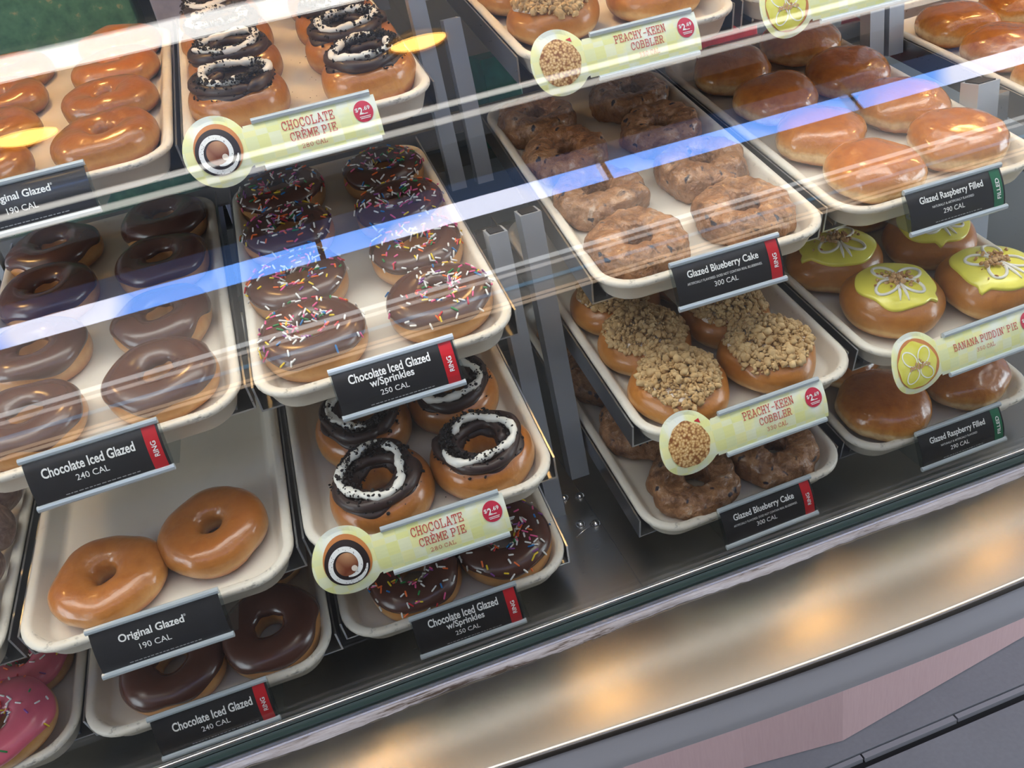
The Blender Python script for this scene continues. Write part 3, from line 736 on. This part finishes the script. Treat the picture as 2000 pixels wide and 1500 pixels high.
spoon_tag('C1','peach',PE,'yellow check tag with crumble roundel, top tier',-.002)
spoon_tag('C3','peach',PE,'yellow check tag with crumble roundel, third tier',.004)
spoon_tag('D3','banana',BA,'yellow check tag with white flower roundel, third tier, right column',.002)
spoon_tag('D1','banana',BA,'yellow check tag with flower roundel, cut by top photo edge',-.009)

# ------------------------------------------------------------------ racks (rails and uprights)
def rack(name,trays,lab,posts,beams):
    root=empty(name,Matrix.Translation((TR[trays[0]][0][0],.2,DECK)),label=lab,cat='rack',group='steel tray racks')
    inv=Matrix.Translation((-TR[trays[0]][0][0],-.2,-DECK))
    def T(o): o.matrix_parent_inverse=Matrix.Identity(4); o.matrix_basis=inv; return o
    for q in trays:
        F,tx,ty,n=axes(q)
        for sd in (-1,1):
            mb=MB(); P=lambda u,v,w:F+tx*(sd*u)+ty*v+n*w
            x0,x1=W/2+.0012,W/2+.0030; z0,z1=-.0335,-.0050
            v0,v1=.030,L+.03
            mb.box((x0,v0,z0),(x1,v1,z1),T=lambda p:P(*p)); mb.box((x0-.026,v0,z0),(x0,v1,z0+.0018),T=lambda p:P(*p))
            mb.box((x0-.0165,v0+.004,z0+.0018),(x0-.014,v1,-.0268),T=lambda p:P(*p))
            T(mb.build('tray_rail',M['rail'],root,sm=False))
    for a,b,cap in posts:
        mb=MB(); x0,y0,z0=a; x1,y1,z1=b; t=.0022
        # square tube with open top and rounded look
        mb.box((x0,y0,z0),(x1,y0+t,z1)); mb.box((x0,y1-t,z0),(x1,y1,z1)); mb.box((x0,y0+t,z0),(x0+t,y1-t,z1)); mb.box((x1-t,y0+t,z0),(x1,y1-t,z1))
        T(mb.build('upright',M['post'],root,sm=False))
        if cap:
            mb=MB(); mb.box((x0+t,y0+t,z1-.006),(x1-t,y1-t,z1-.0005)); mb.box((x0+.003,y0+.003,z1-.0005),(x1-.003,y1-.003,z1+.0012)); T(mb.build('upright_cap',M['cap'],root,sm=False))
    for a,b in beams:
        mb=MB(); mb.box(a,b); T(mb.build('cross_beam',M['rail'],root,sm=False))
    return root
M['cap']=plain('black_plastic_cap',lin(22,22,26),.4)
Pz=DECK
rack('tray_rack',['A1','A2','A3','A4','B1','B2','B3','B4','Z3','Z4'],'steel tray rack carrying the left and centre-left columns',
 [((.3755,.155,Pz),(.3955,.178,.304),True),((.383,.352,.305),(.4015,.372,.545),False),((-.135,.40,Pz),(-.1275,.42,.50),False)],
 [((-.36,.452,Pz+.06),(.40,.470,Pz+.085)),((-.36,.452,.19),(.40,.470,.215)),((-.36,.46,.335),(.4015,.476,.36)),((-.36,.615,.50),(.40,.630,.525))])
rack('tray_rack',['C1','C2','C3','C4','D1','D2','D3','D4'],'steel tray rack carrying the centre-right and right columns',
 [((.415,.172,-.02),(.4375,.195,.309),True),((.416,.352,.305),(.4355,.372,.488),False),((.9535,.352,.325),(.974,.372,.66),False)],
 [((.417,.452,Pz+.06),(.95,.470,Pz+.085)),((.417,.452,.19),(.95,.470,.215)),((.417,.474,.345),(.96,.490,.37)),((.43,.615,.50),(.965,.630,.525))])
rack('tray_rack',['E2'],'steel tray rack at the right photo edge',
 [((.936,.150,Pz),(.9635,.176,.318),True),((.9815,.352,.325),(1.003,.372,.66),False)],
 [((.9365,.44,.335),(1.4,.455,.36)),((.9635,.158,.268),(.985,.170,.300))])

# ------------------------------------------------------------------ display case
def struct(name,mb,m,**k):
    o=mb.build(name,m,sm=False); o['kind']='structure'; return o
case=empty('display_case',Matrix.Identity(4),label='stainless steel doughnut display case counter with ledge and pink front',cat='display case')
def part(nm,mb,m,sm=False,kind=None):
    o=mb.build(nm,m,case,sm=sm)
    if kind: o['kind']=kind
    return o
mb=MB(); mb.box((-1.2,-.056,DECK-.004),(2.3,.80,DECK)); part('deck_plate',mb,M['deck'])
mb=MB(); mb.box((-1.2,.80,DECK-.004),(2.3,.81,.82)); part('back_panel',mb,M['backwall'])
mb=MB(); mb.box((-1.2,.15,.86),(2.3,.82,.90)); mb.box((-1.2,.15,.82),(2.3,.17,.86)); part('top_canopy',mb,M['rail'])
mb=MB()
# ledge with gently bowed front edge, rounded nose and apron
xs=[-1.2,-.4,0,.233,.324,.367,.501,.567,.70,.9,1.2,1.6,2.3]; ys=[-.150,-.150,-.158,-.171,-.179,-.182,-.190,-.1925,-.191,-.184,-.170,-.15,-.12]
import bisect
def fy(x):
    i=min(max(bisect.bisect(xs,x)-1,0),len(xs)-2); u=(x-xs[i])/(xs[i+1]-xs[i]); u2=u
    return ys[i]+(ys[i+1]-ys[i])*u2
def sm_fy(x): return sum(fy(x+d) for d in (-.12,-.08,-.04,0,.04,.08,.12))/7
N=120; prof=[(0,-.010),(.0025,-.0105),(.0045,-.012),(.006,-.0150),(.0062,-.020),(.0062,-.055),(.004,-.0575),(0,-.058)]
v=[];f=[]
for i in range(N+1):
    x=-1.2+3.5*i/N; y=sm_fy(x)
    v.append((x,-.075,-.0085)); 
    for a,b in prof: v.append((x,y+.006-a,b))
    v.append((x,-.075,-.058))
k=len(prof)+2
for i in range(N):
    for j in range(k-1): f.append((i*k+j,i*k+j+1,(i+1)*k+j+1,(i+1)*k+j))
mb.add(v,f)
o=part('ledge',mb,[M['ledge'],M['apron']],True)
for p in o.data.polygons:
    if p.center.z<-.0135: p.material_index=1
mb=MB(); mb.box((-1.2,-.0755,-.02),(2.3,-.0685,-.0035)); mb.box((-1.2,-.0745,-.0035),(2.3,-.0700,-.0022)); part('trim_strip',mb,M['trim'])
mb=MB(); mb.box((-1.2,-.0688,-.02),(2.3,-.0610,.0000)); part('gasket',mb,M['gasket'])
mb=MB(); mb.box((-1.2,-.0605,-.05),(2.3,-.0555,.0035)); part('inner_channel',mb,M['trim'])
r=random.Random(8); mb=MB(); v=[];f=[]
for i in range(501):
    x=-1.2+3.5*i/500; w=.0042+.0016*math.sin(i*.21)+r.uniform(-.0007,.0009)
    v+=[(x,-.0750,-.0042),(x,-.0770-w*.5,-.0058+r.uniform(-.0004,.0006)),(x,-.0765-w,-.0084)]
for i in range(500):
    for j in range(2): f.append((i*3+j,i*3+j+1,(i+1)*3+j+1,(i+1)*3+j))
mb.add(v,f); part('caulk_bead',mb,M['caulk'],True)
mb=MB(); v=[];f=[]  # pink laminate front, slightly faceted
fr=[(-1.2,.36),(.2,.345),(.674,.321),(.87,.295),(1.338,.351),(2.3,.47)]
for x,y in fr: v+=[(x,y,-.898),(x,y,-.058),(x,y+.03,-.058),(x,y+.03,-.898)]
for i in range(len(fr)-1):
    for j in range(4): f.append((i*4+j,i*4+(j+1)%4,(i+1)*4+(j+1)%4,(i+1)*4+j))
mb.add(v,f)
def pink():
    m=NT('pink_laminate'); v=m.coord('Object',(1,1,.08)); n=m.noise(v,260,3,.6)
    m.set(Base_Color=m.mix(n,lin(206,170,170),lin(222,190,188)),Roughness=.5); return m.m
part('pink_front',mb,pink())
mb=MB(); v=[];f=[]  # underside closing the ledge to the front panel
for i in range(N+1):
    x=-1.2+3.5*i/N; v+=[(x,sm_fy(x)+.006,-.0582),(x,.5,-.0582)]
for i in range(N): f.append((2*i,2*i+1,2*i+3,2*i+2))
mb.add(v,f); part('underside',mb,M['apron'])
# bolts on the deck
for i,(x,y) in enumerate([(.404,.185),(.422,.179),(.404,.128),(.420,.120)]):
    mb=MB(); mb.lathe([(.0062,0),(.0060,.0014),(.0046,.0034),(.0024,.0046),(.0004,.005)],20,0,(x,y,DECK)); part('bolt',mb,M['trim'],True)
mb=MB(); mb.tube([(.392,.108,DECK+.002),(.402,.112,DECK+.003),(.410,.114,DECK+.004),(.414,.120,DECK+.004)],.0014,8); part('wire_hook',mb,M['trim'],True)
mb=MB(); mb.box((.425,-.056,DECK),(.4262,.45,DECK+.0012)); part('deck_seam',mb,M['rail'])
# curved glass
prof=[(-.0585,.0036),(-.0575,.03),(-.0545,.07),(-.0475,.11),(-.036,.15),(-.020,.19),(.000,.23),(.0215,.27),(.0435,.31),(.066,.35),(.0885,.39),(.111,.43),(.134,.47),(.157,.51),(.181,.55),(.205,.59),(.230,.63),(.255,.67),(.279,.71),(.303,.75)]
def cr(P,t):
    n=len(P)-1; i=min(int(t*n),n-1); u=t*n-i; p=[P[max(i-1,0)],P[i],P[i+1],P[min(i+2,n)]]
    return tuple(.5*((2*p[1][k])+(-p[0][k]+p[2][k])*u+(2*p[0][k]-5*p[1][k]+4*p[2][k]-p[3][k])*u*u+(-p[0][k]+3*p[1][k]-3*p[2][k]+p[3][k])*u**3) for k in (0,1))
NP=160; pp=[cr(prof,i/NP) for i in range(NP+1)]
v=[];f=[]
for x in (-1.2,2.3):
    for y,z in pp: v.append((x,y,z))
    for i,(y,z) in enumerate(pp):
        a=pp[max(i-1,0)]; b=pp[min(i+1,NP)]; d=math.hypot(b[0]-a[0],b[1]-a[1]); ny,nz=(b[1]-a[1])/d,-(b[0]-a[0])/d
        v.append((x,y-ny*.005 if False else y+ny*.004,z+nz*.004))
n1=NP+1; n2=2*n1
for i in range(NP):
    f.append((i,i+1,n2+i+1,n2+i)); f.append((n1+i,n2+n1+i,n2+n1+i+1,n1+i+1))
f.append((0,n2,n2+n1,n1)); f.append((NP,n1+NP,n2+n1+NP,n2+NP))
mb=MB(); mb.add(v,f); gl=mb.build('glass_pane',M['glass']); tag(gl,'curved clear glass front of the doughnut display case','glass pane')

# things behind the racks
def carton(name,a,b,m,lab):
    mb=MB(); x0,y0,z0=a; x1,y1,z1=b; c=Vector(((x0+x1)/2,y0,z0)); e=.002
    mb.box((x0-c.x,0,0),(x1-c.x,y1-y0,z1-z0)); o=mb.build(name,m,sm=False); o.location=c
    bv=o.modifiers.new('bevel','BEVEL'); bv.width=e; bv.segments=2
    l=MB(); l.box((x0-c.x-.001,-.001,(z1-z0)*.86),(x1-c.x+.001,y1-y0+.001,z1-z0+.0015)); ld=l.build('lid',m,o,sm=False)
    tag(o,lab,'box')
def printed(name,a,b,c,sc=30):
    m=NT(name); v=m.coord('Object'); n=m.noise(v,sc,4,.6)
    m.set(Base_Color=m.ramp(n,[(.35,a),(.6,b),(.75,c)]),Roughness=.45); return m.m
SH=.26
mb=MB(); mb.box((-1.2,.655,SH-.012),(2.3,.80,SH)); part('back_shelf',mb,M['backwall'])
carton('red_box',(.80,.66,SH),(.978,.76,.428),printed('red_print',lin(150,20,28),lin(190,26,34),lin(200,40,44)),'red box on the back shelf between the right-hand trays')
carton('green_box',(.520,.66,SH),(.575,.74,.402),printed('green_print',lin(10,74,56),lin(14,92,70),lin(16,100,76)),'slim green box behind the gap between the two racks')
carton('green_box',(-.19,.66,SH),(.075,.76,.70),printed('green_mix_print',lin(38,88,74),lin(64,112,92),lin(178,150,112),55),'tall green printed box behind the top left tray')
carton('grey_box',(.098,.67,SH),(.165,.76,.72),printed('grey_print',lin(120,122,148),lin(140,142,168),lin(156,158,180)),'pale grey box behind the gap above the glazed ring tray')

# ------------------------------------------------------------------ floor, room
def tile():
    m=NT('grey_floor_tile'); v=m.coord('Object'); n=m.noise(v,8,4); n2=m.noise(v,120,3)
    m.set(Base_Color=m.mix(m.math('MULTIPLY',m.math('ADD',n,n2),.5),lin(120,122,128),lin(150,152,158)),Roughness=.4); m.bump(n2,.1,.001); return m.m
FL=-.90
mb=MB(); mb.box((-2.4,.262,FL-.02),(3.6,.9,FL)); mb.box((-2.4,-1.9,FL-.02),(3.6,.232,FL)); mb.box((-2.4,.232,FL-.02),(3.6,.262,FL-.012),1)
o=struct('floor',mb,[tile(),plain('dark_grout',lin(22,20,24),.8)])
r=random.Random(2)
mb=MB(); x=.3
while x<2.2:
    l=r.uniform(.08,.26); mb.box((x,.249+r.uniform(-.002,.002),FL-.012),(x+l,.259,FL-.001)); x+=l+.004
tag(mb.build('trim_1',plain('worn_edge_trim',lin(150,150,156),.5),sm=False),kind='structure')
YW=-1.60; CE=2.25
wallm=plain('warm_wall_paint',lin(200,192,182),.7)
darkm=plain('dark_wall_panel',lin(52,50,52),.6)
mb=MB(); mb.box((-2.4,YW-.1,FL),(3.6,YW,1.40),1); mb.box((-2.4,YW-.1,1.40),(3.6,YW,1.865)); mb.box((-2.4,YW-.1,2.05),(3.6,YW,CE),1)
struct('wall_front',mb,[wallm,darkm])
mb=MB()
for x in (-2.4,-.95,.18,1.28,2.35,3.57): mb.box((x,YW-.06,1.865),(x+.02,YW-.02,2.05))
struct('window_1',mb,M['trim'])
mb=MB(); mb.box((-2.4,YW-.1,CE),(3.6,1.3,CE+.05)); struct('ceiling',mb,plain('ceiling_paint',lin(120,120,122),.8))
mb=MB(); mb.box((-2.45,YW-.1,FL),(-2.4,1.3,CE)); struct('wall_left',mb,wallm)
mb=MB(); mb.box((3.6,YW-.1,FL),(3.65,1.3,CE)); struct('wall_right',mb,wallm)
mb=MB(); mb.box((-2.4,1.3,FL),(3.6,1.35,CE)); struct('wall_back',mb,wallm)

# lamps of the place, plus added streak lines and side fills
def strip(name,x0,x1,y,z,w,col,st,lab,h=.012):
    e=empty(name,Matrix.Translation(((x0+x1)/2,y,z)),label=lab,cat='ceiling light'); hx=(x1-x0)/2
    mb=MB(); mb.box((-hx,-w/2-.004,h),(hx,w/2+.004,h+.02)); mb.build('housing',M['trim'],e,sm=False)
    if z>1:
        for cx in (-hx*.8,0,hx*.8):
            mb=MB(); mb.box((cx-.002,-.002,h+.02),(cx+.002,.002,CE-z)); mb.build('suspension_cord',darkm,e,sm=False)
    mb=MB(); mb.box((-hx+.01,-w/2,0),(hx-.01,w/2,h)); mb.build('diffuser',emis(name+'_glow',col,st),e,sm=False)
strip('linear_light',-2.2,3.4,-.605,1.95,.045,(1,.98,.95,1),8,'long white hanging light above the case front')
strip('linear_light',-2.2,3.4,-1.12,1.95,.014,(1,.96,.9,1),5,'thin white hanging light between the long light and front wall')
strip('linear_light',-2.2,3.4,-1.20,1.95,.022,(1,.95,.88,1),4,'thin warm hanging light nearest the front wall')
for k,(z,h,c,st) in enumerate(((1.565,.014,(1,1,1,1),3.2),(1.530,.008,(1,.93,.88,1),2.6),(1.462,.008,(.4,.7,1,1),1.6),(1.398,.006,(1,.72,.5,1),2.4),(1.378,.006,(1,.76,.56,1),2.4))):  # glowing lines added only to make the bright streaks reflected in the glass
    e=empty('wall_light',Matrix.Translation((.6,YW+.004,z)),label='added thin %s light line along the front wall, %s from the top'%(['white','warm white','blue','orange','peach'][k],['first','second','third','fourth','fifth'][k]),cat='added light',group='added light lines on the front wall')
    mb=MB(); mb.box((-2.7,-.003,-.004),(2.7,0,h+.004)); mb.build('mount',M['trim'],e,sm=False)
    mb=MB(); mb.box((-2.7,0,0),(2.7,.01,h)); mb.build('tube',emis('wall_light_glow',c,st),e,sm=False)
lampm=emis('warm_bulb_glow',(1,.60,.14,1),16)
shade=plain('brass_shade',lin(150,110,60),.35,1)
for i,x in enumerate((-1.35,-.378,.595,1.568,2.54)):
    e=empty('pendant_lamp',Matrix.Translation((x,-.712,1.70)),label='oval warm pendant lamp, %s from the left in its row'%['first','second','third','fourth','fifth'][i],cat='lamp',group='pendant lamps over the counter')
    def ov(prof,n):
        q=MB(); q.lathe(prof,n); q.v=[(a,b*.36,c) for a,b,c in q.v]; return q
    ov([(.015,.09),(.03,.08),(.080,.03),(.088,.0),(.085,.0),(.074,.03),(.028,.075)],28).build('shade',shade,e)
    ov([(.001,.004),(.060,.006),(.074,.014),(.06,.028),(.01,.034)],24).build('bulb',lampm,e)
    mb=MB(); mb.tube([(0,0,.085),(0,0,.55)],.003,6); mb.build('cord',darkm,e)
puckm=emis('case_lamp_glow',(1,.55,.18,1),64)
for i,x in enumerate((-.43,.02,.47,.93,1.37,1.82)):
    e=empty('case_lamp',Matrix.Translation((x,.37,.845)),label='warm round lamp under the case canopy, %s from the left'%['first','second','third','fourth','fifth','sixth'][i],cat='lamp',group='warm lamps under the case canopy')
    mb=MB(); mb.lathe([(.055,.012),(.058,.004),(.052,.0),(.046,.001)],28); mb.build('housing',M['trim'],e)
    mb=MB(); mb.lathe([(.001,-.002),(.03,-.001),(.044,.002),(.044,.006)],24); mb.build('lens',puckm,e)
strip('case_strip_light',-1.1,2.2,.20,.815,.02,(1,.93,.82,1),9,'white strip light under the front edge of the case canopy',.004)
def area(name,loc,rot,sx,sy,en,col):
    l=bpy.data.lights.new(name,'AREA'); l.shape='RECTANGLE'; l.size=sx; l.size_y=sy; l.energy=en; l.color=col
    o=bpy.data.objects.new(name,l); o.location=loc; o.rotation_euler=rot; COL.objects.link(o); return o
area('ceiling_panel_light',(.4,-.12,2.2),(0,0,0),4.5,.55,60,(1,.965,.92))
area('side_fill_light',(-2.38,-.75,.30),(0,-PI/2,0),2.0,1.4,62,(.80,.90,1))  # added cool fill for the lower tiers; this wall has no window
area('side_fill_light',(3.58,-.75,.30),(0,PI/2,0),2.0,1.4,88,(.80,.90,1))  # same added fill from the right, also lifts floor and pink front

w=bpy.data.worlds.new('World'); S.world=w; w.use_nodes=True; nt=w.node_tree; bg=nt.nodes['Background']
bg.inputs[1].default_value=9.0
tc=nt.nodes.new('ShaderNodeTexCoord'); nz=nt.nodes.new('ShaderNodeTexNoise'); nz.inputs['Scale'].default_value=5; rp=nt.nodes.new('ShaderNodeValToRGB')
rp.color_ramp.elements[0].position=.60; rp.color_ramp.elements[0].color=(.16,.38,1,1); rp.color_ramp.elements[1].position=.66; rp.color_ramp.elements[1].color=(.8,.82,1,1)
nt.links.new(tc.outputs['Generated'],nz.inputs['Vector']); nt.links.new(nz.outputs[0],rp.inputs[0]); nt.links.new(rp.outputs[0],bg.inputs[0])

# ------------------------------------------------------------------ camera
r_=Vector((0.94129613,-0.27705459,-0.1928791)); u_=Vector((0.29781483,0.41248468,0.86090808)); f_=Vector((0.15895886,0.8678117,-0.47078119))
cd=bpy.data.cameras.new('camera'); cam=bpy.data.objects.new('camera',cd); COL.objects.link(cam)
cam.matrix_world=mat4((0.2265023,-0.60787661,0.55237168),r_,u_,-f_)
cd.sensor_fit='HORIZONTAL'; cd.sensor_width=36; cd.lens=36*1596.08/2000; cd.clip_start=.01
S.camera=cam
vs=S.view_settings; vs.view_transform='Standard'; vs.look='None'; vs.gamma=1; vs.use_curve_mapping=False; vs.exposure=0.0
S.cycles.max_bounces=8; S.cycles.transparent_max_bounces=16; S.cycles.sample_clamp_indirect=4
